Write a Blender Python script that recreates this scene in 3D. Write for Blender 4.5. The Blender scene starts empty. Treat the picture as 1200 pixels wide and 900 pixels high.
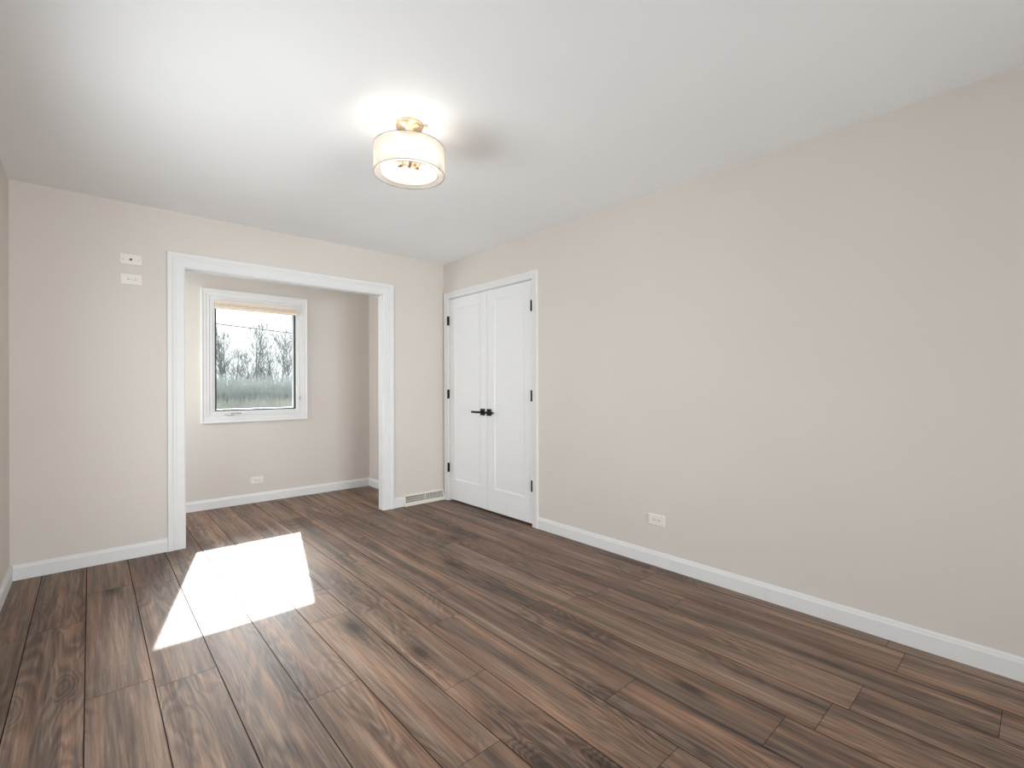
import bpy, bmesh, math, random
from mathutils import Vector, Matrix

random.seed(11)
C = bpy.context.scene.collection
SC = bpy.context.scene

# ------------------------------------------------------------------ camera
TH, ROLL, F_PX, CY = 0.7263, 0.0029, 557.15, 1.8279
CAM_H = 1.1786
right = Vector((math.cos(TH), -math.sin(TH), 0))
fwd = Vector((math.sin(TH), math.cos(TH), 0))
up = Vector((0, 0, 1))
r2 = right * math.cos(ROLL) - up * math.sin(ROLL)
u2 = up * math.cos(ROLL) + right * math.sin(ROLL)
cd = bpy.data.cameras.new('camera')
cam = bpy.data.objects.new('camera', cd)
C.objects.link(cam)
m = Matrix.Identity(4)
for k in range(3):
    m[k][0], m[k][1], m[k][2] = r2[k], u2[k], -fwd[k]
m[2][3] = CAM_H
cam.matrix_world = m
cd.sensor_fit = 'HORIZONTAL'
cd.sensor_width = 36
cd.lens = F_PX / 1200 * 36
cd.shift_y = CY / 1200
cd.clip_start = 0.02
cd.clip_end = 400
SC.camera = cam

# ------------------------------------------------------------------ view, sky, sun, fill lights
vs = SC.view_settings
vs.view_transform = 'Standard'
vs.look = 'None'
vs.gamma = 1
vs.use_curve_mapping = False
vs.exposure = 0.21
SC.cycles.max_bounces = 14
SC.cycles.diffuse_bounces = 8
SC.cycles.transparent_max_bounces = 24
SC.cycles.use_denoising = True

SKY_STRENGTH = 1.0
SUN_STRENGTH = 11.0
REAR_W, LEFT_W, ALC_W = 45.0, 52.0, 43.0
BULB = 26.0

w = bpy.data.worlds.new('world')
SC.world = w
w.use_nodes = True
nt = w.node_tree
nt.nodes.clear()
wo = nt.nodes.new('ShaderNodeOutputWorld')
wb = nt.nodes.new('ShaderNodeBackground')
wt = nt.nodes.new('ShaderNodeTexCoord')
wsx = nt.nodes.new('ShaderNodeSeparateXYZ')
wr = nt.nodes.new('ShaderNodeValToRGB')
nt.links.new(wt.outputs['Generated'], wsx.inputs[0])
nt.links.new(wsx.outputs['Z'], wr.inputs[0])
# bright aureole of the sky around the low sun
SUN_DIR = Vector((0.372, 1.415, 1.0)).normalized()
GLOW = 50.0
wd = nt.nodes.new('ShaderNodeVectorMath'); wd.operation = 'DOT_PRODUCT'
wd.inputs[1].default_value = SUN_DIR
nt.links.new(wt.outputs['Generated'], wd.inputs[0])
wm = nt.nodes.new('ShaderNodeMath'); wm.operation = 'MAXIMUM'; wm.inputs[1].default_value = 0.0
nt.links.new(wd.outputs['Value'], wm.inputs[0])
wp_ = nt.nodes.new('ShaderNodeMath'); wp_.operation = 'POWER'; wp_.inputs[1].default_value = 40.0
nt.links.new(wm.outputs[0], wp_.inputs[0])
wg = nt.nodes.new('ShaderNodeMath'); wg.operation = 'MULTIPLY'; wg.inputs[1].default_value = GLOW
nt.links.new(wp_.outputs[0], wg.inputs[0])
wv = nt.nodes.new('ShaderNodeVectorMath'); wv.operation = 'ADD'
nt.links.new(wr.outputs[0], wv.inputs[0])
nt.links.new(wg.outputs[0], wv.inputs[1])
nt.links.new(wv.outputs[0], wb.inputs[0])
nt.links.new(wb.outputs[0], wo.inputs[0])
cr = wr.color_ramp
cr.elements[0].position = 0.0
cr.elements[0].color = (1.20, 1.25, 1.26, 1)
cr.elements[1].position = 0.7
cr.elements[1].color = (0.55, 0.75, 1.0, 1)
e = cr.elements.new(0.2)
e.color = (1.22, 1.26, 1.28, 1)
wb.inputs['Strength'].default_value = SKY_STRENGTH

sd = bpy.data.lights.new('sun', 'SUN')
sd.energy = SUN_STRENGTH
sd.angle = math.radians(0.5)
sd.color = (1.0, 0.985, 0.96)
sun = bpy.data.objects.new('sun', sd)
C.objects.link(sun)
sun.location = (3, 12, 9)
sun.rotation_euler = (-SUN_DIR).to_track_quat('-Z', 'Y').to_euler()


def area(name, loc, direction, sx, sy, power, col, spread=164):
    d = bpy.data.lights.new(name, 'AREA')
    d.shape = 'RECTANGLE'
    d.size, d.size_y = sx, sy
    d.energy = power
    d.spread = math.radians(spread)
    d.color = col
    o = bpy.data.objects.new(name, d)
    C.objects.link(o)
    o.location = loc
    o.rotation_euler = Vector(direction).to_track_quat('-Z', 'Z').to_euler()
    return o


# ------------------------------------------------------------------ room measures (metres)
L, R, D, H = -0.366, 2.766, 4.182, 2.44
DB = 4.261                       # far face of the partition
A = 5.341                        # far wall of the alcove
AR = 2.478                       # right wall of the alcove
REAR = -3.0
WT = 0.12
# openings
OX0, OX1, OZ = 0.523, 2.073, 2.038             # cased opening, clear size
DY0, DY1, DZ = 2.853, 4.092, 2.067             # double closet door
WX0, WX1, WZ0, WZ1 = 0.905, 1.652, 0.937, 2.006   # alcove window clear opening
RW = (0.20, 2.20, 0.08, 1.95)                  # unseen rear window added for fill light: x0,x1,z0,z1
LW = (1.25, 3.15, 0.64, 1.74)                    # unseen left window, placed and sized to suit the light: y0,y1,z0,z1
LW3 = (4.50, 5.15, 0.60, 2.10)                 # unseen alcove side window added to brighten the alcove

area('fill_rear', ((RW[0] + RW[1]) / 2, REAR - 0.10, (RW[2] + RW[3]) / 2), (0, 1, 0),
     RW[1] - RW[0], RW[3] - RW[2], REAR_W, (0.975, 0.972, 1.0), 84)  # area fill light in the added rear opening
for nm_, ww_, pw_ in (('fill_left', LW, LEFT_W), ('fill_alcove', LW3, ALC_W)):
    area(nm_, (L - 0.10, (ww_[0] + ww_[1]) / 2, (ww_[2] + ww_[3]) / 2), (1, 0, 0),
         ww_[1] - ww_[0], ww_[3] - ww_[2], pw_, (0.975, 0.972, 1.0))  # area fill lights set in the unseen left and alcove windows


# ------------------------------------------------------------------ materials
class N:
    """small node-building helper"""
    def __init__(s, name):
        s.m = bpy.data.materials.new(name)
        s.m.use_nodes = True
        s.t = s.m.node_tree
        s.t.nodes.clear()
        s.out = s.t.nodes.new('ShaderNodeOutputMaterial')

    def n(s, kind, **kw):
        x = s.t.nodes.new(kind)
        for k, v in kw.items():
            if k.startswith('_'):
                setattr(x, k[1:], v)
        return x

    def link(s, a, b):
        s.t.links.new(a, b)

    def val(s, x, sock):
        if hasattr(x, 'is_linked') or hasattr(x, 'links'):
            s.link(x, sock)
        else:
            sock.default_value = x

    def math(s, op, a, b=None, c=None, clamp=False):
        x = s.n('ShaderNodeMath', _operation=op)
        x.use_clamp = clamp
        s.val(a, x.inputs[0])
        if b is not None:
            s.val(b, x.inputs[1])
        if c is not None:
            s.val(c, x.inputs[2])
        return x.outputs[0]

    def comb(s, x, y, z):
        c = s.n('ShaderNodeCombineXYZ')
        for k, v in enumerate((x, y, z)):
            s.val(v, c.inputs[k])
        return c.outputs[0]

    def noise(s, vec, scale=1.0, detail=2.0, rough=0.5, dist=0.0):
        x = s.n('ShaderNodeTexNoise')
        s.link(vec, x.inputs['Vector'])
        x.inputs['Scale'].default_value = scale
        x.inputs['Detail'].default_value = detail
        x.inputs['Roughness'].default_value = rough
        x.inputs['Distortion'].default_value = dist
        return x.outputs['Fac']

    def ramp(s, fac, stops, interp='LINEAR'):
        x = s.n('ShaderNodeValToRGB')
        s.link(fac, x.inputs[0])
        el = x.color_ramp.elements
        x.color_ramp.interpolation = interp
        while len(el) > 1:
            el.remove(el[-1])
        el[0].position, el[0].color = stops[0][0], tuple(stops[0][1]) + (1,)
        for p, c in stops[1:]:
            q = el.new(p)
            q.color = tuple(c) + (1,)
        return x.outputs[0]

    def mix(s, fac, a, b, mode='MIX'):
        x = s.n('ShaderNodeMix', _data_type='RGBA', _blend_type=mode)
        s.val(fac, x.inputs[0])
        for v, k in ((a, 6), (b, 7)):
            if isinstance(v, tuple):
                x.inputs[k].default_value = v + (1,) if len(v) == 3 else v
            else:
                s.link(v, x.inputs[k])
        return x.outputs[2]

    def bsdf(s, color, rough=0.5, metal=0.0, spec=0.5, normal=None):
        b = s.n('ShaderNodeBsdfPrincipled')
        if isinstance(color, tuple):
            b.inputs['Base Color'].default_value = color + (1,)
        else:
            s.link(color, b.inputs['Base Color'])
        s.val(rough, b.inputs['Roughness'])
        b.inputs['Metallic'].default_value = metal
        b.inputs['Specular IOR Level'].default_value = spec
        if normal is not None:
            s.link(normal, b.inputs['Normal'])
        s.link(b.outputs[0], s.out.inputs[0])
        return b

    def bump(s, h, strength, dist):
        b = s.n('ShaderNodeBump')
        b.inputs['Strength'].default_value = strength
        b.inputs['Distance'].default_value = dist
        s.link(h, b.inputs['Height'])
        return b.outputs[0]


def obj_coord(n):
    return n.n('ShaderNodeTexCoord').outputs['Object']


def plain(name, col, rough=0.5, metal=0.0, spec=0.5, vary=0.04, scale=9.0):
    """a painted / moulded surface: base colour with a faint mottling and gloss variation"""
    n = N(name)
    v = n.noise(obj_coord(n), scale, 3.0)
    c = n.ramp(v, [(0.3, tuple(x * (1 - vary) for x in col)), (0.7, tuple(min(1, x * (1 + vary)) for x in col))])
    rr = n.math('MULTIPLY_ADD', v, 0.1, rough - 0.05)
    n.bsdf(c, rr, metal, spec)
    return n.m


def paint(name, col, rough, bump):
    n = N(name)
    oc = obj_coord(n)
    v = n.noise(oc, 1.3, 2.0)
    c = n.ramp(v, [(0.3, tuple(x * 0.985 for x in col)), (0.7, tuple(x * 1.015 for x in col))])
    h = n.noise(oc, 260.0, 3.0, 0.6)
    n.bsdf(c, rough, 0, 0.35, n.bump(h, bump, 0.002))
    return n.m


M_WALL = paint('greige_wall_paint', (0.65, 0.605, 0.560), 0.55, 0.10)
M_CEIL = paint('ceiling_paint', (0.865, 0.875, 0.885), 0.75, 0.08)
M_TRIM = plain('white_trim_paint', (0.73, 0.735, 0.735), 0.42, spec=0.35, vary=0.01)
M_DOOR = plain('white_door_paint', (0.785, 0.79, 0.79), 0.40, spec=0.35, vary=0.01)
M_PLATE = plain('white_plate_plastic', (0.77, 0.74, 0.70), 0.3, vary=0.01)
M_SLOT = plain('dark_slot', (0.03, 0.03, 0.03), 0.5)
M_BLACK = plain('matte_black_metal', (0.010, 0.010, 0.011), 0.45, 0.0, 0.2)
M_GASKET = plain('grey_brown_gasket', (0.05, 0.046, 0.043), 0.6)
M_BLIND = plain('beige_shade_fabric', (0.84, 0.74, 0.62), 0.8, vary=0.05, scale=60)
M_NICKEL = plain('satin_nickel', (0.42, 0.41, 0.39), 0.35, 0.8)
M_REG = plain('cream_enamel', (0.74, 0.70, 0.63), 0.35, vary=0.01)
M_DARK = plain('painted_duct_shade', (0.010, 0.010, 0.010), 0.9)  # near-black colour stands in for the shade inside the register
M_GOLD = plain('brushed_gold', (0.80, 0.60, 0.40), 0.34, 1.0, vary=0.05, scale=40)
M_WIRE = plain('grey_rim_wire', (0.25, 0.23, 0.21), 0.4, 0.6)
M_CLOSET = plain('closet_interior', (0.16, 0.14, 0.125), 0.7)  # interior colour darkened so the door gaps read as deep shade


def glass_mat():
    n = N('window_glass')
    tr = n.n('ShaderNodeBsdfTransparent')
    tr.inputs[0].default_value = (0.95, 0.97, 0.965, 1)
    gl = n.n('ShaderNodeBsdfGlossy')
    gl.inputs['Roughness'].default_value = 0.02
    fr = n.n('ShaderNodeFresnel')
    fr.inputs[0].default_value = 1.45
    mx = n.n('ShaderNodeMixShader')
    n.link(fr.outputs[0], mx.inputs[0])
    n.link(tr.outputs[0], mx.inputs[1])
    n.link(gl.outputs[0], mx.inputs[2])
    n.link(mx.outputs[0], n.out.inputs[0])
    return n.m


M_GLASS = glass_mat()


def fabric(name, col, see):
    """thin lampshade cloth: diffuse + translucent, partly see-through through its weave"""
    n = N(name)
    df = n.n('ShaderNodeBsdfDiffuse')
    df.inputs[0].default_value = col + (1,)
    tl = n.n('ShaderNodeBsdfTranslucent')
    tl.inputs[0].default_value = col + (1,)
    tp = n.n('ShaderNodeBsdfTransparent')
    m1 = n.n('ShaderNodeMixShader')
    m1.inputs[0].default_value = 0.7
    n.link(df.outputs[0], m1.inputs[1])
    n.link(tl.outputs[0], m1.inputs[2])
    m2 = n.n('ShaderNodeMixShader')
    oc = obj_coord(n)
    wv = n.noise(oc, 700.0, 1.0)
    n.link(n.math('MULTIPLY_ADD', wv, 0.2, see - 0.1, clamp=True), m2.inputs[0])
    n.link(m1.outputs[0], m2.inputs[1])
    n.link(tp.outputs[0], m2.inputs[2])
    n.link(m2.outputs[0], n.out.inputs[0])
    return n.m


M_ORGANZA = fabric('sheer_organza', (0.98, 0.905, 0.82), 0.56)
M_LINEN = fabric('white_inner_linen', (0.97, 0.955, 0.93), 0.15)


def bulb_mat():
    n = N('glowing_bulb')
    em = n.n('ShaderNodeEmission')
    em.inputs[0].default_value = (1.0, 0.945, 0.87, 1)
    em.inputs[1].default_value = BULB
    n.link(em.outputs[0], n.out.inputs[0])
    return n.m


M_BULB = bulb_mat()


def floor_mat():
    n = N('brown_oak_planks')
    oc = obj_coord(n)
    sx = n.n('ShaderNodeSeparateXYZ')
    n.link(oc, sx.inputs[0])
    X, Y = sx.outputs['X'], sx.outputs['Y']
    at = n.n('ShaderNodeAttribute', _attribute_name='plank')
    rnd = at.outputs['Fac']
    ox = n.math('MULTIPLY_ADD', rnd, 53.0, X)
    oy = n.math('MULTIPLY_ADD', rnd, 131.0, Y)
    rid = n.math('MULTIPLY', rnd, 17.0)
    v1 = n.comb(n.math('MULTIPLY', ox, 7.0), n.math('MULTIPLY', oy, 0.95), rid)
    # knots: sparse stretched cells
    vo = n.n('ShaderNodeTexVoronoi')
    n.link(n.comb(n.math('MULTIPLY', ox, 5.2), n.math('MULTIPLY', oy, 1.9), rid), vo.inputs['Vector'])
    vo.inputs['Scale'].default_value = 1.0
    kd = vo.outputs['Distance']
    sep = n.n('ShaderNodeSeparateColor')
    n.link(vo.outputs['Color'], sep.inputs[0])
    kon = n.math('GREATER_THAN', sep.outputs[0], 0.50)
    knot = n.math('MULTIPLY', kon, n.ramp(kd, [(0.0, (1, 1, 1)), (0.10, (.75, .75, .75)), (0.30, (.12, .12, .12)), (0.5, (0, 0, 0))]))
    core = n.math('MULTIPLY', kon, n.ramp(kd, [(0.0, (1, 1, 1)), (0.07, (.8, .8, .8)), (0.15, (0, 0, 0))]))
    # broad tone and cathedral rings follow the same stretched height field
    hf = n.noise(v1, 0.9, 2.5, 0.5, 0.5)
    hk = n.math('MULTIPLY_ADD', knot, 0.30, hf)
    ringp = n.math('SINE', n.math('MULTIPLY', hk, 120.0))
    ring = n.math('MULTIPLY_ADD', ringp, 0.5, 0.5)
    fib = n.noise(n.comb(n.math('MULTIPLY', ox, 120.0), n.math('MULTIPLY', oy, 3.6), rid), 1.0, 3.0, 0.65, 0.6)
    fib2 = n.noise(n.comb(n.math('MULTIPLY', ox, 46.0), n.math('MULTIPLY', oy, 1.2), rid), 1.0, 4.0, 0.65, 0.4)
    broad = n.noise(n.comb(n.math('MULTIPLY', X, 12.0), n.math('MULTIPLY', Y, 0.75), n.math('MULTIPLY', rnd, 0.35)), 1.0, 2.0, 0.5, 0.3)
    # tone value
    t = n.math('MULTIPLY_ADD', broad, 0.55, -0.155)
    t = n.math('MULTIPLY_ADD', fib2, 0.62, t)
    t = n.math('MULTIPLY_ADD', fib, 0.42, n.math('SUBTRACT', t, 0.06))
    patch = n.noise(n.comb(n.math('MULTIPLY', ox, 4.0), n.math('MULTIPLY', oy, 1.3), rid), 1.0, 1.0)
    rg = n.math('MULTIPLY', ring, n.ramp(patch, [(0.42, (0, 0, 0)), (0.60, (1, 1, 1))]))
    t = n.math('MULTIPLY_ADD', rg, -0.14, t)
    t = n.math('MULTIPLY_ADD', knot, -0.22, t)
    t = n.math('ADD', t, n.math('MULTIPLY_ADD', rnd, 0.04, 0.0))
    col = n.ramp(t, [(0.22, (0.026, 0.018, 0.014)), (0.38, (0.072, 0.049, 0.037)), (0.52, (0.138, 0.094, 0.069)),
                     (0.65, (0.225, 0.155, 0.112)), (0.80, (0.36, 0.262, 0.192))])
    # reddish / grey drift from plank to plank
    hue = n.noise(n.comb(n.math('MULTIPLY', X, 14.0), n.math('MULTIPLY', Y, 0.5), n.math('MULTIPLY_ADD', rnd, 0.5, 5.0)), 1.0, 1.0)
    tint = n.ramp(hue, [(0.35, (1.0, 0.98, 0.98)), (0.5, (1.06, 1.0, 0.97)), (0.65, (1.19, 1.0, 0.90))])
    col = n.mix(1.0, col, tint, 'MULTIPLY')
    lime = n.ramp(fib, [(0.60, (0, 0, 0)), (0.72, (1, 1, 1))])
    col = n.mix(n.math('MULTIPLY', lime, 0.30), col, (0.33, 0.28, 0.235))
    col = n.mix(n.math('MULTIPLY', core, 0.75), col, (0.022, 0.017, 0.016))
    rough = n.math('MULTIPLY_ADD', fib2, 0.16, 0.44)
    h = n.math('MULTIPLY_ADD', ring, 0.35, n.math('MULTIPLY', fib, 0.9))
    n.bsdf(col, rough, 0, 0.42, n.bump(h, 0.22, 0.0012))
    return n.m


M_FLOOR = floor_mat()
M_GROOVE = plain('plank_groove', (0.046, 0.033, 0.027), 0.9, spec=0.02)


def ground_mat():
    n = N('dry_field_ground')
    oc = obj_coord(n)
    v = n.noise(oc, 0.8, 5.0)
    n.bsdf(n.ramp(v, [(0.3, (0.03, 0.029, 0.024)), (0.7, (0.06, 0.058, 0.048))]), 0.95)
    return n.m


def twig_mat(name, c0, c1):
    n = N(name)
    v = n.noise(obj_coord(n), 1.7, 3.0)
    n.bsdf(n.ramp(v, [(0.3, c0), (0.7, c1)]), 0.9, 0, 0.1)
    return n.m


M_GROUND = ground_mat()
M_BARK = twig_mat('grey_bark', (0.19, 0.195, 0.195), (0.29, 0.295, 0.29))
M_BRUSH = twig_mat('grey_thicket', (0.42, 0.44, 0.42), (0.64, 0.65, 0.62))
M_GRASS = twig_mat('dry_grass', (0.34, 0.34, 0.29), (0.66, 0.65, 0.58))
M_SIDING = plain('exterior_siding', (0.45, 0.44, 0.42), 0.7)


# ------------------------------------------------------------------ mesh helpers
def box(bm, x0, x1, y0, y1, z0, z1, mi=0):
    vs_ = [bm.verts.new((x, y, z)) for x in (x0, x1) for y in (y0, y1) for z in (z0, z1)]
    for f in ((0, 1, 3, 2), (4, 6, 7, 5), (0, 4, 5, 1), (2, 3, 7, 6), (0, 2, 6, 4), (1, 5, 7, 3)):
        q = bm.faces.new([vs_[k] for k in f])
        q.material_index = mi
    return vs_


def cyl(bm, p0, p1, r0, r1=None, seg=16, caps=True):
    p0, p1 = Vector(p0), Vector(p1)
    r1 = r0 if r1 is None else r1
    d = (p1 - p0).normalized()
    a = d.orthogonal().normalized()
    b = d.cross(a)
    rings = []
    for p, r in ((p0, r0), (p1, r1)):
        rings.append([bm.verts.new(p + (a * math.cos(2 * math.pi * k / seg) + b * math.sin(2 * math.pi * k / seg)) * r) for k in range(seg)])
    for k in range(seg):
        bm.faces.new((rings[0][k], rings[0][(k + 1) % seg], rings[1][(k + 1) % seg], rings[1][k])).smooth = True
    if caps:
        bm.faces.new(rings[0][::-1])
        bm.faces.new(rings[1])


def lathe(bm, c, prof, seg=48, closed=False):
    """profile of (r, z) turned about the vertical through c"""
    rings = []
    for r, z in prof:
        rings.append([bm.verts.new((c[0] + r * math.cos(2 * math.pi * k / seg), c[1] + r * math.sin(2 * math.pi * k / seg), c[2] + z)) for k in range(seg)])
    n_ = len(rings)
    for i in range(n_ if closed else n_ - 1):
        a, b = rings[i], rings[(i + 1) % n_]
        for k in range(seg):
            bm.faces.new((a[k], a[(k + 1) % seg], b[(k + 1) % seg], b[k])).smooth = True
    return rings


def torus(bm, c, rad, r, seg=64, n_=8):
    prof = [(rad + r * math.cos(2 * math.pi * k / n_), r * math.sin(2 * math.pi * k / n_)) for k in range(n_)]
    lathe(bm, c, prof, seg, closed=True)


def ball(bm, c, r, sx=1, sy=1, sz=1):
    q = bmesh.ops.create_uvsphere(bm, u_segments=16, v_segments=10, radius=r)
    for v in q['verts']:
        v.co = Vector((v.co.x * sx, v.co.y * sy, v.co.z * sz)) + Vector(c)
        for f in v.link_faces:
            f.smooth = True


def sweep(bm, path, prof, to3d, closed):
    """profile (u outward, v out of the wall) swept along a mitred path of (a, b, da, db) corners;
    da, db tell how one unit of u moves the corner; to3d maps (a, b, v) into the room"""
    rings = []
    for a, b, da, db in path:
        rings.append([bm.verts.new(to3d(a + da * u, b + db * u, v)) for u, v in prof])
    n_, k_ = len(rings), len(prof)
    for i in range(n_ if closed else n_ - 1):
        p, q = rings[i], rings[(i + 1) % n_]
        for k in range(k_):
            bm.faces.new((p[k], p[(k + 1) % k_], q[(k + 1) % k_], q[k]))
    if not closed:
        bm.faces.new(rings[0][::-1])
        bm.faces.new(rings[-1])


def obj(name, bm, mats, parent=None, bevel=0.0, seg=2):
    bmesh.ops.recalc_face_normals(bm, faces=bm.faces)
    me = bpy.data.meshes.new(name)
    bm.to_mesh(me)
    bm.free()
    for mm in (mats if isinstance(mats, (list, tuple)) else [mats]):
        me.materials.append(mm)
    o = bpy.data.objects.new(name, me)
    C.objects.link(o)
    if parent is not None:
        o.parent = parent
        o.matrix_parent_inverse = parent.matrix_world.inverted()
    if bevel:
        b = o.modifiers.new('edge', 'BEVEL')
        b.width, b.segments, b.limit_method = bevel, seg, 'ANGLE'
    return o


def B():
    return bmesh.new()


def tag(o, label=None, cat=None, group=None, kind=None):
    if label:
        o['label'] = label
    if cat:
        o['category'] = cat
    if group:
        o['group'] = group
    if kind:
        o['kind'] = kind
    return o


def struct(name, bm, mats, parent=None, bevel=0.0):
    o = obj(name, bm, mats, parent, bevel)
    if parent is None:
        o['kind'] = 'structure'
    return o


def empty(name, loc, kind=None):
    o = bpy.data.objects.new(name, None)
    C.objects.link(o)
    o.location = loc
    o.matrix_world = Matrix.Translation(loc)
    o.empty_display_size = 0.1
    if kind:
        o['kind'] = kind
    return o


def wall_y(bm, y0, y1, x0, x1, z0, z1, holes):
    """wall slab standing across Y with rectangular holes (x0,x1,z0,z1) sorted along X"""
    x = x0
    for hx0, hx1, hz0, hz1 in holes:
        box(bm, x, hx0, y0, y1, z0, z1)
        if hz0 > z0:
            box(bm, hx0, hx1, y0, y1, z0, hz0)
        if hz1 < z1:
            box(bm, hx0, hx1, y0, y1, hz1, z1)
        x = hx1
    box(bm, x, x1, y0, y1, z0, z1)


def wall_x(bm, x0, x1, y0, y1, z0, z1, holes):
    y = y0
    for hy0, hy1, hz0, hz1 in holes:
        box(bm, x0, x1, y, hy0, z0, z1)
        if hz0 > z0:
            box(bm, x0, x1, hy0, hy1, z0, hz0)
        if hz1 < z1:
            box(bm, x0, x1, hy0, hy1, hz1, z1)
        y = hy1
    box(bm, x0, x1, y, y1, z0, z1)


# ------------------------------------------------------------------ floor of separate-looking planks (one mesh)
def build_floor():
    bm = B()
    lay = bm.faces.layers.float.new('plank')
    rng = random.Random(5)
    PW, PL, G, GE, DEP = 0.207, 1.22, 0.0020, 0.0008, 0.0030
    starts = {0: 2.32, 1: 2.63, 2: 1.84, 3: 2.43, -1: 2.40, 9: 0.48, 11: 0.415, 5: 2.02, 4: 1.55, 6: 1.10, 7: 0.62, 8: 1.75, 10: 1.33}
    i0 = math.floor((L - 0.19) / PW)
    i1 = math.floor((R - 0.19) / PW)
    for i in range(i0, i1 + 1):
        xa, xb = max(L - 0.02, 0.19 + i * PW), min(R + 0.02, 0.19 + (i + 1) * PW)
        y = starts.get(i, rng.uniform(0, 1.2))
        while y > REAR - 0.02:
            y -= PL
        while y < A + 0.02:
            ya, yb = max(y, REAR - 0.02), min(y + PL, A + 0.02)
            rv = rng.random()
            if yb - ya > 0.01:
                t = [bm.verts.new(p) for p in ((xa + G, ya + GE, 0), (xb - G, ya + GE, 0), (xb - G, yb - GE, 0), (xa + G, yb - GE, 0))]
                b = [bm.verts.new(p) for p in ((xa, ya, -DEP), (xb, ya, -DEP), (xb, yb, -DEP), (xa, yb, -DEP))]
                f = bm.faces.new(t)
                f[lay] = rv
                for k in range(4):
                    q = bm.faces.new((b[k], b[(k + 1) % 4], t[(k + 1) % 4], t[k]))
                    q[lay] = rv
                    q.material_index = 1
            y += PL
    box(bm, L - 0.02, R + 0.02, REAR - 0.02, A + 0.02, -0.10, -0.0029, 1)
    return struct('floor', bm, [M_FLOOR, M_GROOVE])


build_floor()

# ------------------------------------------------------------------ shell
bm = B(); box(bm, L - WT, R + 0.75, REAR - WT, A + 0.14, H, H + 0.1)
struct('ceiling', bm, M_CEIL)

bm = B(); wall_y(bm, D, DB, L, R, 0, H, [(OX0 - 0.012, OX1 + 0.012, 0, OZ + 0.012)])
struct('wall_back', bm, M_WALL)

bm = B(); wall_x(bm, R, R + WT, REAR, D + 0.079, 0, H, [(DY0 - 0.012, DY1 + 0.012, 0, DZ + 0.012)])
struct('wall_right', bm, M_WALL)

bm = B(); wall_x(bm, L - WT, L, REAR, A, 0, H, [LW, LW3])
struct('wall_left', bm, M_WALL)

bm = B(); wall_y(bm, REAR - WT, REAR, L - WT, R + WT, 0, H, [(RW[0], RW[1], RW[2], RW[3])])
struct('wall_rear', bm, M_WALL)

FR = 0.045      # window frame width around the clear opening
bm = B(); wall_y(bm, A, A + 0.14, L - WT, AR + 0.02, 0, H, [(WX0 - FR, WX1 + FR, WZ0 - FR, WZ1 + FR)])
struct('wall_alcove_back', bm, M_WALL)

bm = B(); box(bm, AR, AR + WT, DB, A, 0, H)
struct('wall_alcove_right', bm, M_WALL)

bm = B()    # closet shell behind the double doors
CX = R + WT
box(bm, CX + 0.55, CX + 0.60, DY0 - 0.3, DY1 + 0.2, 0, H)
box(bm, CX, CX + 0.6, DY0 - 0.35, DY0 - 0.3, 0, H)
box(bm, CX, CX + 0.6, DY1 + 0.2, DY1 + 0.25, 0, H)
box(bm, R + 0.02, CX + 0.6, DY0 - 0.3, DY1 + 0.2, -0.1, -0.001)
struct('wall_closet', bm, M_CLOSET)

# ------------------------------------------------------------------ baseboards
BBH, BBT = 0.094, 0.014
bb_prof = [(0, 0), (BBT, 0), (BBT, BBH - 0.022), (BBT - 0.003, BBH - 0.016), (BBT - 0.005, BBH - 0.006), (BBT - 0.009, BBH), (0, BBH)]


def baseboard(name, p0, p1, nrm):
    """nrm: unit vector pointing into the room"""
    bm = B()
    p0, p1, nrm = Vector(p0), Vector(p1), Vector(nrm)
    rings = [[bm.verts.new(p + nrm * d + Vector((0, 0, z + 0.0005))) for d, z in bb_prof] for p in (p0, p1)]
    k_ = len(bb_prof)
    for k in range(k_):
        bm.faces.new((rings[0][k], rings[0][(k + 1) % k_], rings[1][(k + 1) % k_], rings[1][k]))
    bm.faces.new(rings[0][::-1]); bm.faces.new(rings[1])
    return struct(name, bm, M_TRIM)


CW = 0.104     # casing width round the cased opening
RX0, RX1 = 2.291, 2.750     # floor register along the back wall
baseboard('baseboard_right', (R, REAR, 0), (R, DY0 - 0.063, 0), (-1, 0, 0))
baseboard('baseboard_left', (L, REAR, 0), (L, D, 0), (1, 0, 0))
baseboard('baseboard_back_left', (L + BBT, D, 0), (OX0 - CW, D, 0), (0, -1, 0))
baseboard('baseboard_back_right', (OX1 + CW + 0.008, D, 0), (RX0, D, 0), (0, -1, 0))
baseboard('baseboard_rear', (L + BBT, REAR, 0), (R - BBT, REAR, 0), (0, 1, 0))
baseboard('baseboard_alcove_back', (L, A, 0), (AR, A, 0), (0, -1, 0))
baseboard('baseboard_alcove_right', (AR, DB, 0), (AR, A - BBT, 0), (-1, 0, 0))

# ------------------------------------------------------------------ cased opening (casing + jamb)
cas = [(0, 0), (0, 0.011), (0.003, 0.014), (0.050, 0.014), (0.054, 0.0165), (0.060, 0.0165), (0.063, 0.014),
       (0.068, 0.0145), (0.074, 0.019), (0.080, 0.022), (CW - 0.003, 0.022), (CW, 0.019), (CW, 0)]
bm = B()
x0, x1, z1 = OX0 - 0.005, OX1 + 0.006, OZ + 0.006
sweep(bm, [(x0, 0.0005, -1, 0), (x0, z1, -1, 1), (x1, z1, 1, 1), (x1, 0.0005, 1, 0)], cas,
      lambda a, b, v: (a, D - v, b), False)
tr = struct('trim_1', bm, M_TRIM)
bm = B()
j0, j1 = D - 0.004, DB + 0.004
box(bm, OX0 - 0.012, OX0, j0, j1, 0.0005, OZ)
box(bm, OX1, OX1 + 0.012, j0, j1, 0.0005, OZ)
box(bm, OX0 - 0.012, OX1 + 0.012, j0, j1, OZ, OZ + 0.012)
obj('jamb', bm, M_TRIM, tr)

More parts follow.
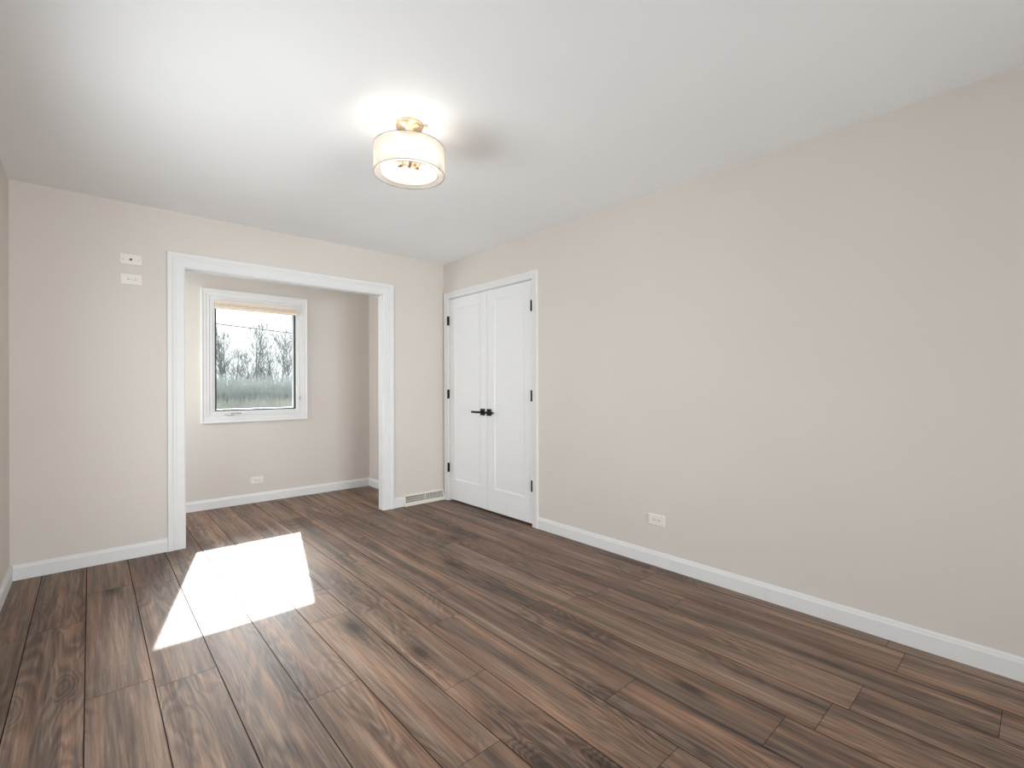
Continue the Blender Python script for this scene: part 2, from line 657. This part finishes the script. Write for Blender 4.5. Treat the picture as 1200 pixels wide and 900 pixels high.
# ------------------------------------------------------------------ closet door casing
dcw = 0.066
dcas = [(0, 0), (0, 0.009), (0.004, 0.012), (0.040, 0.014), (0.046, 0.017), (dcw - 0.003, 0.018), (dcw, 0.015), (dcw, 0)]
bm = B()
y0, y1, z1 = DY0 + 0.001, DY1 - 0.001, DZ + 0.003
to_r = lambda a, b, v: (R - v, a, b)
sweep(bm, [(y0, 0.0005, -1, 0), (y0, z1, -1, 1), (y1, z1, 1, 1), (y1, 0.0005, 1, 0)], dcas, to_r, False)
tr2 = struct('trim_2', bm, M_TRIM)
bm = B()
box(bm, R - 0.002, R + WT, DY0 - 0.012, DY0, 0.0005, DZ)
box(bm, R - 0.002, R + WT, DY1, DY1 + 0.012, 0.0005, DZ)
box(bm, R - 0.002, R + WT, DY0 - 0.012, DY1 + 0.012, DZ, DZ + 0.012)
obj('jamb', bm, M_TRIM, tr2)
bm = B()
box(bm, R + 0.045, R + 0.057, DY0, DY0 + 0.012, 0.0005, DZ)
box(bm, R + 0.045, R + 0.057, DY1 - 0.012, DY1, 0.0005, DZ)
box(bm, R + 0.045, R + 0.057, DY0, DY1, DZ - 0.014, DZ)
obj('door_stop', bm, M_TRIM, tr2)


# ------------------------------------------------------------------ closet doors
def door(name, ya, yb, hinge_side):
    """one-panel slab; face just behind the wall plane; hinge_side = -1 (low Y) or +1 (high Y)"""
    za, zb = 0.021, DZ - 0.004
    xf, xb = R + 0.003, R + 0.038
    bm = B()
    st = 0.100
    py0, py1, pz0, pz1 = ya + st, yb - st, 0.228, zb - 0.100
    rc, bw = 0.0055, 0.013
    outer = [(ya, za), (yb, za), (yb, zb), (ya, zb)]
    inner = [(py0, pz0), (py1, pz0), (py1, pz1), (py0, pz1)]
    inn2 = [(py0 + bw, pz0 + bw), (py1 - bw, pz0 + bw), (py1 - bw, pz1 - bw), (py0 + bw, pz1 - bw)]
    vo_ = [bm.verts.new((xf, y, z)) for y, z in outer]
    vi = [bm.verts.new((xf, y, z)) for y, z in inner]
    vj = [bm.verts.new((xf + rc, y, z)) for y, z in inn2]
    vb = [bm.verts.new((xb, y, z)) for y, z in outer]
    for k in range(4):
        l = (k + 1) % 4
        bm.faces.new((vo_[k], vo_[l], vi[l], vi[k]))
        bm.faces.new((vi[k], vi[l], vj[l], vj[k]))
        bm.faces.new((vo_[k], vo_[l], vb[l], vb[k]))
    bm.faces.new(vj)
    bm.faces.new(vb)
    d = struct(name, bm, M_DOOR)
    # hinges
    hy = ya - 0.001 if hinge_side < 0 else yb + 0.001
    for zc in (1.845, 1.093, 0.340):
        bm = B()
        cyl(bm, (R - 0.0125, hy, zc - 0.044), (R - 0.0125, hy, zc + 0.044), 0.0085, seg=12)
        cyl(bm, (R - 0.0125, hy, zc + 0.044), (R - 0.0125, hy, zc + 0.049), 0.0055, 0.002, seg=12)
        cyl(bm, (R - 0.0125, hy, zc - 0.049), (R - 0.0125, hy, zc - 0.044), 0.002, 0.0055, seg=12)
        s = -hinge_side
        box(bm, R - 0.008, R + 0.004, min(hy, hy + s * 0.006), max(hy, hy + s * 0.006), zc - 0.044, zc + 0.044)
        tag(obj('hinge', bm, M_BLACK, d), 'black barrel hinge')
    # lever handle on the meeting stile
    yc = (yb - 0.066) if hinge_side < 0 else (ya + 0.066)
    if hinge_side < 0:
        yc = yb - 0.030
    else:
        yc = ya + 0.062
    zc = 0.930
    s = hinge_side
    bm = B()
    box(bm, xf - 0.010, xf + 0.001, yc - 0.031, yc + 0.031, zc - 0.031, zc + 0.031)
    ro = tag(obj('handle_rosette', bm, M_BLACK, d, 0.0015), 'black square rosette')
    bm = B()
    cyl(bm, (xf - 0.009, yc, zc), (xf - 0.052, yc, zc), 0.0095, seg=16)
    e0, e1 = yc - s * 0.011, yc + s * 0.112
    box(bm, xf - 0.058, xf - 0.046, min(e0, e1), max(e0, e1), zc - 0.0095, zc + 0.0095)
    tag(obj('lever', bm, M_BLACK, ro, 0.002), 'black straight lever')
    return d


YM = 3.4650
door('door_1', DY0 + 0.003, YM - 0.002, -1)
door('door_2', YM + 0.002, DY1 - 0.003, 1)

# ------------------------------------------------------------------ alcove window
wroot = empty('window_1', ((WX0 + WX1) / 2, A, WZ0), 'structure')
to_b = lambda a, b, v: (a, A - v, b)
wc = 0.070
wprof = [(0, 0), (0, 0.010), (0.003, 0.013), (0.026, 0.014), (0.031, 0.0165), (0.050, 0.0165), (0.056, 0.020), (wc - 0.003, 0.021), (wc, 0.018), (wc, 0)]


def rect_path(x0, x1, z0, z1):
    return [(x0, z0, -1, -1), (x1, z0, 1, -1), (x1, z1, 1, 1), (x0, z1, -1, 1)]


bm = B()
sweep(bm, rect_path(WX0 - FR, WX1 + FR, WZ0 - FR, WZ1 + FR), wprof, to_b, True)
obj('casing', bm, M_TRIM, wroot)
bm = B()
fprof = [(0, -0.135), (0, 0.000), (0.004, 0.005), (0.018, 0.006), (0.022, 0.009), (FR - 0.001, 0.009), (FR - 0.001, -0.135)]
sweep(bm, rect_path(WX0, WX1, WZ0, WZ1), fprof, to_b, True)
obj('window_frame', bm, M_TRIM, wroot)
bm = B()
gprof = [(-0.015, -0.034), (-0.015, -0.012), (0.001, -0.012), (0.001, -0.034)]
sweep(bm, rect_path(WX0, WX1, WZ0, WZ1), gprof, to_b, True)
tag(obj('weather_strip', bm, M_GASKET, wroot), 'grey-brown weather strip')
bm = B()
sprof = [(-0.017, -0.066), (-0.017, -0.046), (-0.0152, -0.036), (0.001, -0.036), (0.001, -0.066)]
sweep(bm, rect_path(WX0, WX1, WZ0, WZ1), sprof, to_b, True)
sash = obj('sash', bm, M_TRIM, wroot)
bm = B()
box(bm, WX0 - 0.0 + 0.012, WX1 - 0.012, A + 0.052, A + 0.056, WZ0 + 0.012, WZ1 - 0.012)
tag(obj('pane', bm, M_GLASS, sash), 'clear glass pane')
# crank folded flat along the bottom of the frame
bm = B()
box(bm, 0.985, 1.065, A - 0.026, A - 0.006, 0.894, 0.910)
cyl(bm, (1.045, A - 0.020, 0.908), (1.045, A - 0.030, 0.914), 0.010, seg=14)
cr_ = tag(obj('crank', bm, M_NICKEL, wroot, 0.003), 'satin metal crank housing')
bm = B()
cyl(bm, (1.045, A - 0.027, 0.914), (1.112, A - 0.031, 0.914), 0.0055, 0.0045, seg=12)
ball(bm, (1.116, A - 0.031, 0.914), 0.009)
tag(obj('crank_arm', bm, M_NICKEL, cr_), 'satin metal folding crank arm')
# sash lock on the right side of the frame
bm = B()
box(bm, 1.668, 1.684, A - 0.016, A - 0.008, 1.020, 1.110)
lk = tag(obj('sash_lock', bm, M_TRIM, wroot, 0.002), 'white sash lock')
bm = B()
box(bm, 1.672, 1.681, A - 0.030, A - 0.015, 1.062, 1.070)
box(bm, 1.672, 1.681, A - 0.034, A - 0.026, 1.030, 1.070)
tag(obj('lock_lever', bm, M_NICKEL, lk, 0.002), 'satin metal lock lever')


# plain frames of unseen windows added to hold the fill lights
def unseen_window(name, to3, a0, a1, z0, z1):
    bm = B()
    p = [(0, -0.11), (0, 0.006), (0.004, 0.014), (0.06, 0.016), (0.07, 0.014), (0.07, 0.001), (-0.0005, 0.001), (-0.0005, -0.11)]
    sweep(bm, rect_path(a0 + 0.001, a1 - 0.001, z0 + 0.001, z1 - 0.001),
          [(-0.02, -0.119), (-0.02, 0.002), (0.0, 0.014), (0.06, 0.016), (0.07, 0.014), (0.07, 0.0), (0.0, 0.0), (0.0, -0.119)], to3, True)
    o = struct(name, bm, M_TRIM)
    bm = B()
    for d0 in (-0.060, -0.056):
        bm.faces.new([bm.verts.new(to3(a, b, d0)) for a, b in ((a0 + 0.01, z0 + 0.01), (a1 - 0.01, z0 + 0.01), (a1 - 0.01, z1 - 0.01), (a0 + 0.01, z1 - 0.01))])
    tag(obj('pane', bm, M_GLASS, o), 'clear glass pane')


unseen_window('unseen_window_2', lambda a, b, v: (a, REAR + v, b), *RW)
for nm_, ww_ in (('unseen_window_3', LW), ('unseen_window_4', LW3)):
    unseen_window(nm_, lambda a, b, v: (L + v, a, b), *ww_)

# ------------------------------------------------------------------ window shade, gathered at the top
sh = empty('window_shade', ((WX0 + WX1) / 2, A - 0.02, 1.93))
tag(sh, 'beige fabric window shade gathered up at the top of the alcove window', 'shade')
bm = B()
box(bm, WX0 - 0.004, WX1 + 0.004, A - 0.036, A - 0.0095, 1.986, 2.006)
obj('head_rail', bm, M_BLIND, sh, 0.003)
zt = 1.986
for k in range(2):
    bm = B()
    za, zb = zt - 0.016, zt
    ring = [(A - 0.014, zb), (A - 0.034, zb - 0.001), (A - 0.043, (za + zb) / 2), (A - 0.034, za + 0.001), (A - 0.014, za)]
    rr = [[bm.verts.new((x, y, z)) for y, z in ring] for x in (WX0 - 0.001, WX1 + 0.001)]
    for q in range(5):
        bm.faces.new((rr[0][q], rr[0][(q + 1) % 5], rr[1][(q + 1) % 5], rr[1][q]))
    bm.faces.new(rr[0]); bm.faces.new(rr[1][::-1])
    obj('pleat', bm, M_BLIND, sh, 0.002)
    zt = za - 0.0005
bm = B()
box(bm, WX0 - 0.002, WX1 + 0.002, A - 0.038, A - 0.012, 1.930, zt)
obj('bottom_rail', bm, M_BLIND, sh, 0.004)


# ------------------------------------------------------------------ wall plates
def plate(name, label, centre, ax, out, kind):
    """horizontal wall plate; ax = unit vector along its length, out = unit vector off the wall"""
    root = empty(name, centre)
    tag(root, label, 'outlet' if kind == 'duplex' else 'wall plate')
    c, ax, out = Vector(centre), Vector(ax), Vector(out)
    upv = Vector((0, 0, 1))

    def pt(a, b, d):
        return c + ax * a + upv * b + out * d

    def slab(bm, a0, a1, b0, b1, d0, d1, ch=0.0):
        lo = [bm.verts.new(pt(a, b, d0)) for a, b in ((a0, b0), (a1, b0), (a1, b1), (a0, b1))]
        md = [bm.verts.new(pt(a, b, d1 - ch)) for a, b in ((a0, b0), (a1, b0), (a1, b1), (a0, b1))]
        hi = [bm.verts.new(pt(a, b, d1)) for a, b in ((a0 + ch, b0 + ch), (a1 - ch, b0 + ch), (a1 - ch, b1 - ch), (a0 + ch, b1 - ch))]
        bm.faces.new(lo[::-1]); bm.faces.new(hi)
        for p_, q_ in ((lo, md), (md, hi)):
            for k in range(4):
                bm.faces.new((p_[k], p_[(k + 1) % 4], q_[(k + 1) % 4], q_[k]))

    bm = B()
    slab(bm, -0.060, 0.060, -0.036, 0.036, 0.0002, 0.0065, 0.003)
    obj('plate', bm, M_PLATE, root)
    if kind == 'duplex':
        for s in (-1, 1):
            bm = B()
            # rounded receptacle face
            n_ = 20
            lo, hi = [], []
            for k in range(n_):
                t = 2 * math.pi * k / n_
                a = max(-0.0135, min(0.0135, 0.0172 * math.cos(t))) + s * 0.0195
                b = 0.0172 * math.sin(t)
                lo.append(bm.verts.new(pt(a, b, 0.006)))
                hi.append(bm.verts.new(pt(a, b, 0.0085)))
            bm.faces.new(hi)
            for k in range(n_):
                bm.faces.new((lo[k], lo[(k + 1) % n_], hi[(k + 1) % n_], hi[k]))
            rc = obj('receptacle', bm, M_PLATE, root)
            bm = B()
            slab(bm, s * 0.0195 - 0.0045, s * 0.0195 + 0.0035, 0.0045, 0.0070, 0.008, 0.0088)
            slab(bm, s * 0.0195 - 0.0040, s * 0.0195 + 0.0030, -0.0070, -0.0045, 0.008, 0.0088)
            cyl(bm, pt(s * 0.0195 + 0.0085, 0, 0.008), pt(s * 0.0195 + 0.0085, 0, 0.0088), 0.0026, seg=12)
            tag(obj('slots', bm, M_SLOT, rc), 'dark plug slots')
        bm = B()
        cyl(bm, pt(0, 0, 0.006), pt(0, 0, 0.0078), 0.0032, seg=12)
        tag(obj('screw', bm, M_NICKEL, root), 'small metal screw')
    else:
        for a in (-0.042, 0.042):
            bm = B()
            cyl(bm, pt(a, 0, 0.006), pt(a, 0, 0.0078), 0.0034, seg=12)
            tag(obj('screw', bm, M_NICKEL, root), 'small metal screw')
        bm = B()
        cyl(bm, pt(0, 0, 0.006), pt(0, 0, 0.009), 0.0085, seg=6)
        cyl(bm, pt(0, 0, 0.009), pt(0, 0, 0.016), 0.0048, seg=16)
        tag(obj('jack', bm, M_GASKET, root), 'dark round cable jack')
    return root


plate('cable_plate', 'white cable wall plate with one round jack, above the outlet left of the cased opening', (0.213, D, 2.051), (1, 0, 0), (0, -1, 0), 'jack')
plate('wall_outlet', 'white sideways outlet mounted high, right under the cable plate', (0.216, D, 1.916), (1, 0, 0), (0, -1, 0), 'duplex')
plate('wall_outlet', 'white sideways outlet low on the alcove wall under the window', (1.270, A, 0.225), (1, 0, 0), (0, -1, 0), 'duplex')
plate('wall_outlet', 'white sideways outlet on the long bare wall above its baseboard', (R, 1.695, 0.299), (0, -1, 0), (-1, 0, 0), 'duplex')

# ------------------------------------------------------------------ baseboard register
rg_ = empty('floor_register', ((RX0 + RX1) / 2, D - 0.02, 0))
tag(rg_, 'cream metal baseboard vent register in the corner beside the closet doors', 'vent')
ZT = 0.112
YB_, YT_ = D - 0.034, D - 0.010      # face leans back towards the wall


def face_y(z):
    return YB_ + (YT_ - YB_) * (z / ZT)


gx0, gx1, gz0, gz1 = RX0 + 0.016, RX1 - 0.016, 0.034, 0.092
bm = B()
o_ = [(RX0, 0.001), (RX1, 0.001), (RX1, ZT), (RX0, ZT)]
i_ = [(gx0, gz0), (gx1, gz0), (gx1, gz1), (gx0, gz1)]
vo_ = [bm.verts.new((x, face_y(z), z)) for x, z in o_]
vi = [bm.verts.new((x, face_y(z), z)) for x, z in i_]
vk = [bm.verts.new((x, face_y(z) + 0.008, z)) for x, z in i_]
vb = [bm.verts.new((x, D - 0.0005, z)) for x, z in o_]
for k in range(4):
    l = (k + 1) % 4
    bm.faces.new((vo_[k], vo_[l], vi[l], vi[k]))
    bm.faces.new((vi[k], vi[l], vk[l], vk[k]))
    bm.faces.new((vo_[k], vo_[l], vb[l], vb[k]))
obj('housing', bm, M_REG, rg_, 0.0015)
bm = B()
q = [bm.verts.new((x, face_y(z) + 0.0075, z)) for x, z in i_]
bm.faces.new(q)
tag(obj('dark_backing', bm, M_DARK, rg_), 'near-black backing painted as duct shade')
bm = B()
NF = 30
for k in range(NF + 1):
    u = k / NF
    xc = gx0 + (gx1 - gx0) * u
    lean = (u - 0.5) * 1.1 if True else 0
    dx = lean * (gz1 - gz0) * 0.55
    wdt = 0.0022
    pts = []
    for z, sx_ in ((gz0, -dx), (gz1, dx)):
        for s in (-1, 1):
            pts.append((min(gx1, max(gx0, xc + sx_ + s * wdt)), z))
    for dep in (0.0,):
        a0, a1, b0, b1 = pts
        f_ = [bm.verts.new((x, face_y(z) + 0.0005, z)) for x, z in (a0, a1, b1, b0)]
        g_ = [bm.verts.new((x, face_y(z) + 0.006, z)) for x, z in (a0, a1, b1, b0)]
        bm.faces.new(f_); bm.faces.new(g_[::-1])
        for s in range(4):
            bm.faces.new((f_[s], f_[(s + 1) % 4], g_[(s + 1) % 4], g_[s]))
for z in (0.053, 0.073):
    vs_ = box(bm, gx0, gx1, face_y(z) + 0.001, face_y(z) + 0.006, z - 0.0014, z + 0.0014)
xm = (gx0 + gx1) / 2
box(bm, xm - 0.004, xm + 0.004, face_y(gz0) + 0.001, face_y(gz1) + 0.006, gz0, gz1)
obj('grille', bm, M_REG, rg_)
bm = B()
box(bm, xm - 0.004, xm + 0.004, face_y(0.098) - 0.010, face_y(0.098) + 0.004, 0.095, 0.102)
obj('damper_lever', bm, M_REG, rg_, 0.001)

# ------------------------------------------------------------------ ceiling light
LX, LY = 1.155, 2.040
LT, LBt = 2.323, 2.196
LR, LRI = 0.167, 0.135
lp = empty('ceiling_light', (LX, LY, H))
tag(lp, 'lit drum ceiling light with sheer cream shade and gold canopy', 'ceiling light')
bm = B()
lathe(bm, (LX, LY, H), [(0.0, -0.0005), (0.062, -0.0005), (0.0635, -0.003), (0.0635, -0.019), (0.061, -0.022), (0.022, -0.024), (0.018, -0.034), (0.0, -0.034)], 48)
cn = tag(obj('canopy', bm, M_GOLD, lp), 'gold round canopy')
bm = B()
cyl(bm, (LX + 0.050, LY - 0.040, H - 0.011), (LX + 0.062, LY - 0.050, H - 0.011), 0.006, seg=12)
ball(bm, (LX + 0.064, LY - 0.0515, H - 0.011), 0.007)
tag(obj('thumb_screw', bm, M_GOLD, cn), 'gold thumb screw')
bm = B()
cyl(bm, (LX, LY, H - 0.033), (LX, LY, 2.262), 0.0065, seg=16)
cyl(bm, (LX, LY, H - 0.033), (LX, LY, H - 0.045), 0.011, 0.008, seg=16)
tag(obj('stem', bm, M_GOLD, lp), 'gold stem')
bm = B()
lathe(bm, (LX, LY, 0), [(LR, LBt), (LR, LT), (LR - 0.0008, LT), (LR - 0.0008, LBt)], 72, closed=True)
os_ = tag(obj('outer_shade', bm, M_ORGANZA, lp), 'sheer cream fabric outer shade')
for z in (LBt, LT):
    bm = B()
    torus(bm, (LX, LY, z), LR - 0.0004, 0.0016)
    tag(obj('rim', bm, M_WIRE, os_), 'thin grey rim')
bm = B()
lathe(bm, (LX, LY, 0), [(LRI, LBt + 0.004), (LRI, LT - 0.0025), (LRI - 0.001, LT - 0.0025), (LRI - 0.001, LBt + 0.004)], 72, closed=True)
is_ = tag(obj('inner_shade', bm, M_LINEN, lp), 'white fabric inner shade')
bm = B()
torus(bm, (LX, LY, LBt + 0.004), LRI - 0.0005, 0.0012)
tag(obj('rim', bm, M_WIRE, is_), 'thin grey rim')
bm = B()
for k in range(3):
    t = 2 * math.pi * k / 3 + 0.5
    cyl(bm, (LX, LY, LT - 0.007), (LX + LR * math.cos(t), LY + LR * math.sin(t), LT - 0.001), 0.0016, seg=8)
lathe(bm, (LX, LY, LT - 0.007), [(0.0066, -0.003), (0.014, -0.003), (0.014, 0.003), (0.0066, 0.003)], 24, closed=True)
tag(obj('spider', bm, M_GOLD, lp), 'gold spider arms carrying the shade')
bm = B()
lathe(bm, (LX, LY, 2.25), [(0, -0.018), (0.006, -0.018), (0.010, -0.012), (0.018, -0.008), (0.018, 0.010), (0.010, 0.016), (0, 0.016)], 32)
hub = tag(obj('socket_hub', bm, M_GOLD, lp), 'gold socket hub')
for k in range(3):
    t = 2 * math.pi * k / 3 + 2.25
    ux, uy = math.cos(t), math.sin(t)
    bm = B()
    cyl(bm, (LX + ux * 0.015, LY + uy * 0.015, 2.251), (LX + ux * 0.034, LY + uy * 0.034, 2.251), 0.006, seg=12)
    cyl(bm, (LX + ux * 0.033, LY + uy * 0.033, 2.251), (LX + ux * 0.062, LY + uy * 0.062, 2.251), 0.0135, seg=20)
    so = tag(obj('socket', bm, M_GOLD, lp), 'gold bulb socket')
    bm = B()
    lathe(bm, (0, 0, 0), [(0.0, 0.0), (0.010, 0.001), (0.013, 0.010), (0.020, 0.022), (0.0225, 0.034), (0.020, 0.046), (0.012, 0.054), (0.0, 0.057)], 24)
    rot = Vector((ux, uy, 0)).to_track_quat('Z', 'Y').to_matrix().to_4x4()
    bmesh.ops.transform(bm, matrix=Matrix.Translation((LX + ux * 0.063, LY + uy * 0.063, 2.251)) @ rot, verts=bm.verts)
    tag(obj('bulb', bm, M_BULB, so), 'glowing white bulb')

# ------------------------------------------------------------------ outdoors
GZ = -0.55
bm = B()
v_ = [bm.verts.new(p) for p in ((-70, A + 0.3, GZ), (110, A + 0.3, GZ), (110, 160, GZ), (-70, 160, GZ))]
bm.faces.new(v_)
struct('ground', bm, M_GROUND)
bm = B()
wall_y(bm, A + 0.14, A + 0.17, L - 2.0, R + 2.5, GZ, H + 0.4, [(WX0 - 0.01, WX1 + 0.01, WZ0 - 0.01, WZ1 + 0.01)])
struct('wall_outside', bm, M_SIDING)


def tube(bm, pts, rad, sides=4):
    prev = None
    for i, (p, r) in enumerate(zip(pts, rad)):
        d = (pts[min(i + 1, len(pts) - 1)] - pts[max(i - 1, 0)]).normalized()
        a = d.orthogonal().normalized()
        b = d.cross(a)
        ring = [bm.verts.new(p + (a * math.cos(2 * math.pi * k / sides) + b * math.sin(2 * math.pi * k / sides)) * r) for k in range(sides)]
        if prev:
            for k in range(sides):
                bm.faces.new((prev[k], prev[(k + 1) % sides], ring[(k + 1) % sides], ring[k]))
        prev = ring


def branch(bm, rng, p, d, length, r, depth):
    n_ = 4 if depth else 6
    pts, rad = [p.copy()], [r]
    q, dd = p.copy(), d.copy()
    for i in range(n_):
        dd = (dd + Vector((rng.uniform(-1, 1), rng.uniform(-1, 1), rng.uniform(-0.2, 0.9))) * (0.16 if depth else 0.08)).normalized()
        q = q + dd * (length / n_)
        pts.append(q.copy())
        rad.append(max(0.009, r * (1 - 0.85 * (i + 1) / n_)))
    tube(bm, pts, rad, 5 if depth == 0 else 3)
    if depth >= 3:
        return
    cnt = (14, 5, 3)[depth]
    for k in range(cnt):
        f = rng.uniform(0.28, 0.98) if depth == 0 else rng.uniform(0.2, 0.95)
        i = min(n_ - 1, int(f * n_))
        bp = pts[i].lerp(pts[i + 1], f * n_ - i)
        az = rng.uniform(0, 2 * math.pi)
        tilt = rng.uniform(0.28, 0.66)
        ax_ = (pts[i + 1] - pts[i]).normalized()
        o1 = ax_.orthogonal().normalized()
        o2 = ax_.cross(o1)
        nd = (ax_ * math.cos(tilt) + (o1 * math.cos(az) + o2 * math.sin(az)) * math.sin(tilt)).normalized()
        branch(bm, rng, bp, nd, length * rng.uniform(0.26, 0.44) * (1.15 - 0.5 * f), max(0.011, rad[i] * 0.5), depth + 1)


def tree_mesh(seed, height, forked):
    rng = random.Random(seed)
    bm = B()
    if forked:
        tube(bm, [Vector((0, 0, 0)), Vector((0.02, 0, height * 0.32))], [0.10, 0.085], 6)
        for s in (-1, 1):
            branch(bm, rng, Vector((0.02, 0, height * 0.30)), Vector((0.10 * s, 0.02, 1)).normalized(), height * (0.70 if s > 0 else 0.62), 0.058, 0)
    else:
        branch(bm, rng, Vector((0, 0, 0)), Vector((rng.uniform(-.06, .06), 0, 1)).normalized(), height, 0.062, 0)
    return bm


PROTO = [(1, 6.0), (2, 5.2), (3, 6.4), (4, 4.8), (5, 5.6)]
protos = []
rng = random.Random(3)
TREES = 'bare trees standing behind the thicket outside'


def put(o, x, y, s):
    o.location = (x, y, GZ)
    o.rotation_euler = (0, 0, rng.uniform(0, 6.28))
    o.scale = (s, s, s)


# three trees that can be picked out through the window
o = tag(obj('bare_tree', tree_mesh(77, 7.6, True), M_BARK), 'tallest bare tree through the window, trunk forked into two upright stems', 'tree')
o.location = (10.7, 45, GZ)
o = tag(obj('bare_tree', tree_mesh(78, 7.4, False), M_BARK), 'tall bare tree close to the right-hand edge of the window pane', 'tree')
o.location = (13.25, 45, GZ)
o = tag(obj('bare_tree', tree_mesh(79, 6.9, False), M_BARK), 'bare tree close to the left-hand edge of the window pane', 'tree')
o.location = (8.05, 44, GZ)
spots = []
taken = [(10.7, 45), (13.25, 45), (8.05, 44)]
for k in range(4000):
    x, y = rng.uniform(1.0, 25.0), rng.uniform(45.5, 58.0)
    if len(spots) < 92 and all((x - a_) ** 2 + (y - b_) ** 2 > 1.45 ** 2 for a_, b_ in taken):
        spots.append((x, y))
        taken.append((x, y))
for k, (x, y) in enumerate(spots):
    if k < len(PROTO):
        o = tag(obj('bare_tree', tree_mesh(*PROTO[k], False), M_BARK), 'bare leafless grey tree in the row behind the thicket outside', 'tree', TREES)
        protos.append(o)
    else:
        o = protos[k % len(PROTO)].copy()
        C.objects.link(o)
    put(o, x, y, rng.uniform(0.72, 1.05))


def stalks(name, mat, count, xr, yr, hr, r, lean, seed):
    rg2 = random.Random(seed)
    bm = B()
    for k in range(count):
        x, y = rg2.uniform(*xr), rg2.uniform(*yr)
        h = rg2.uniform(*hr)
        p = Vector((x, y, GZ - 0.02))
        t = p + Vector((rg2.uniform(-lean, lean) * h, rg2.uniform(-lean, lean) * h, h))
        m_ = p.lerp(t, 0.55) + Vector((rg2.uniform(-.04, .04), 0, 0))
        tube(bm, [p, m_, t], [r, r * 0.9, r * 0.35], 3)
    return obj(name, bm, mat)


tag(stalks('thicket', M_BRUSH, 9000, (-2, 30), (38.5, 44), (1.5, 2.7), 0.022, 0.22, 4),
    'grey leafless thicket of thin stems in front of the bare trees', 'thicket', None, 'stuff')
tag(stalks('tall_grass', M_GRASS, 14000, (-2, 26), (18, 37.5), (0.35, 1.15), 0.014, 0.30, 6),
    'pale dry tall grass growing in front of the thicket', 'grass', None, 'stuff')

bm = B()
wp = [Vector((-40 + 1.0 * k * 4, 30 + 0.0 * k, 4.75 + 0.00002 * ((k - 14) * 4) ** 2 - 0.0)) for k in range(30)]
wp = [Vector((p.x, p.y, 4.90 - 0.0615 * (p.x - 0.0))) for p in wp]
tube(bm, wp, [0.022] * len(wp), 5)
tag(obj('utility_wire', bm, M_GASKET), 'thin dark overhead wire crossing the sky in front of the bare trees', 'wire')
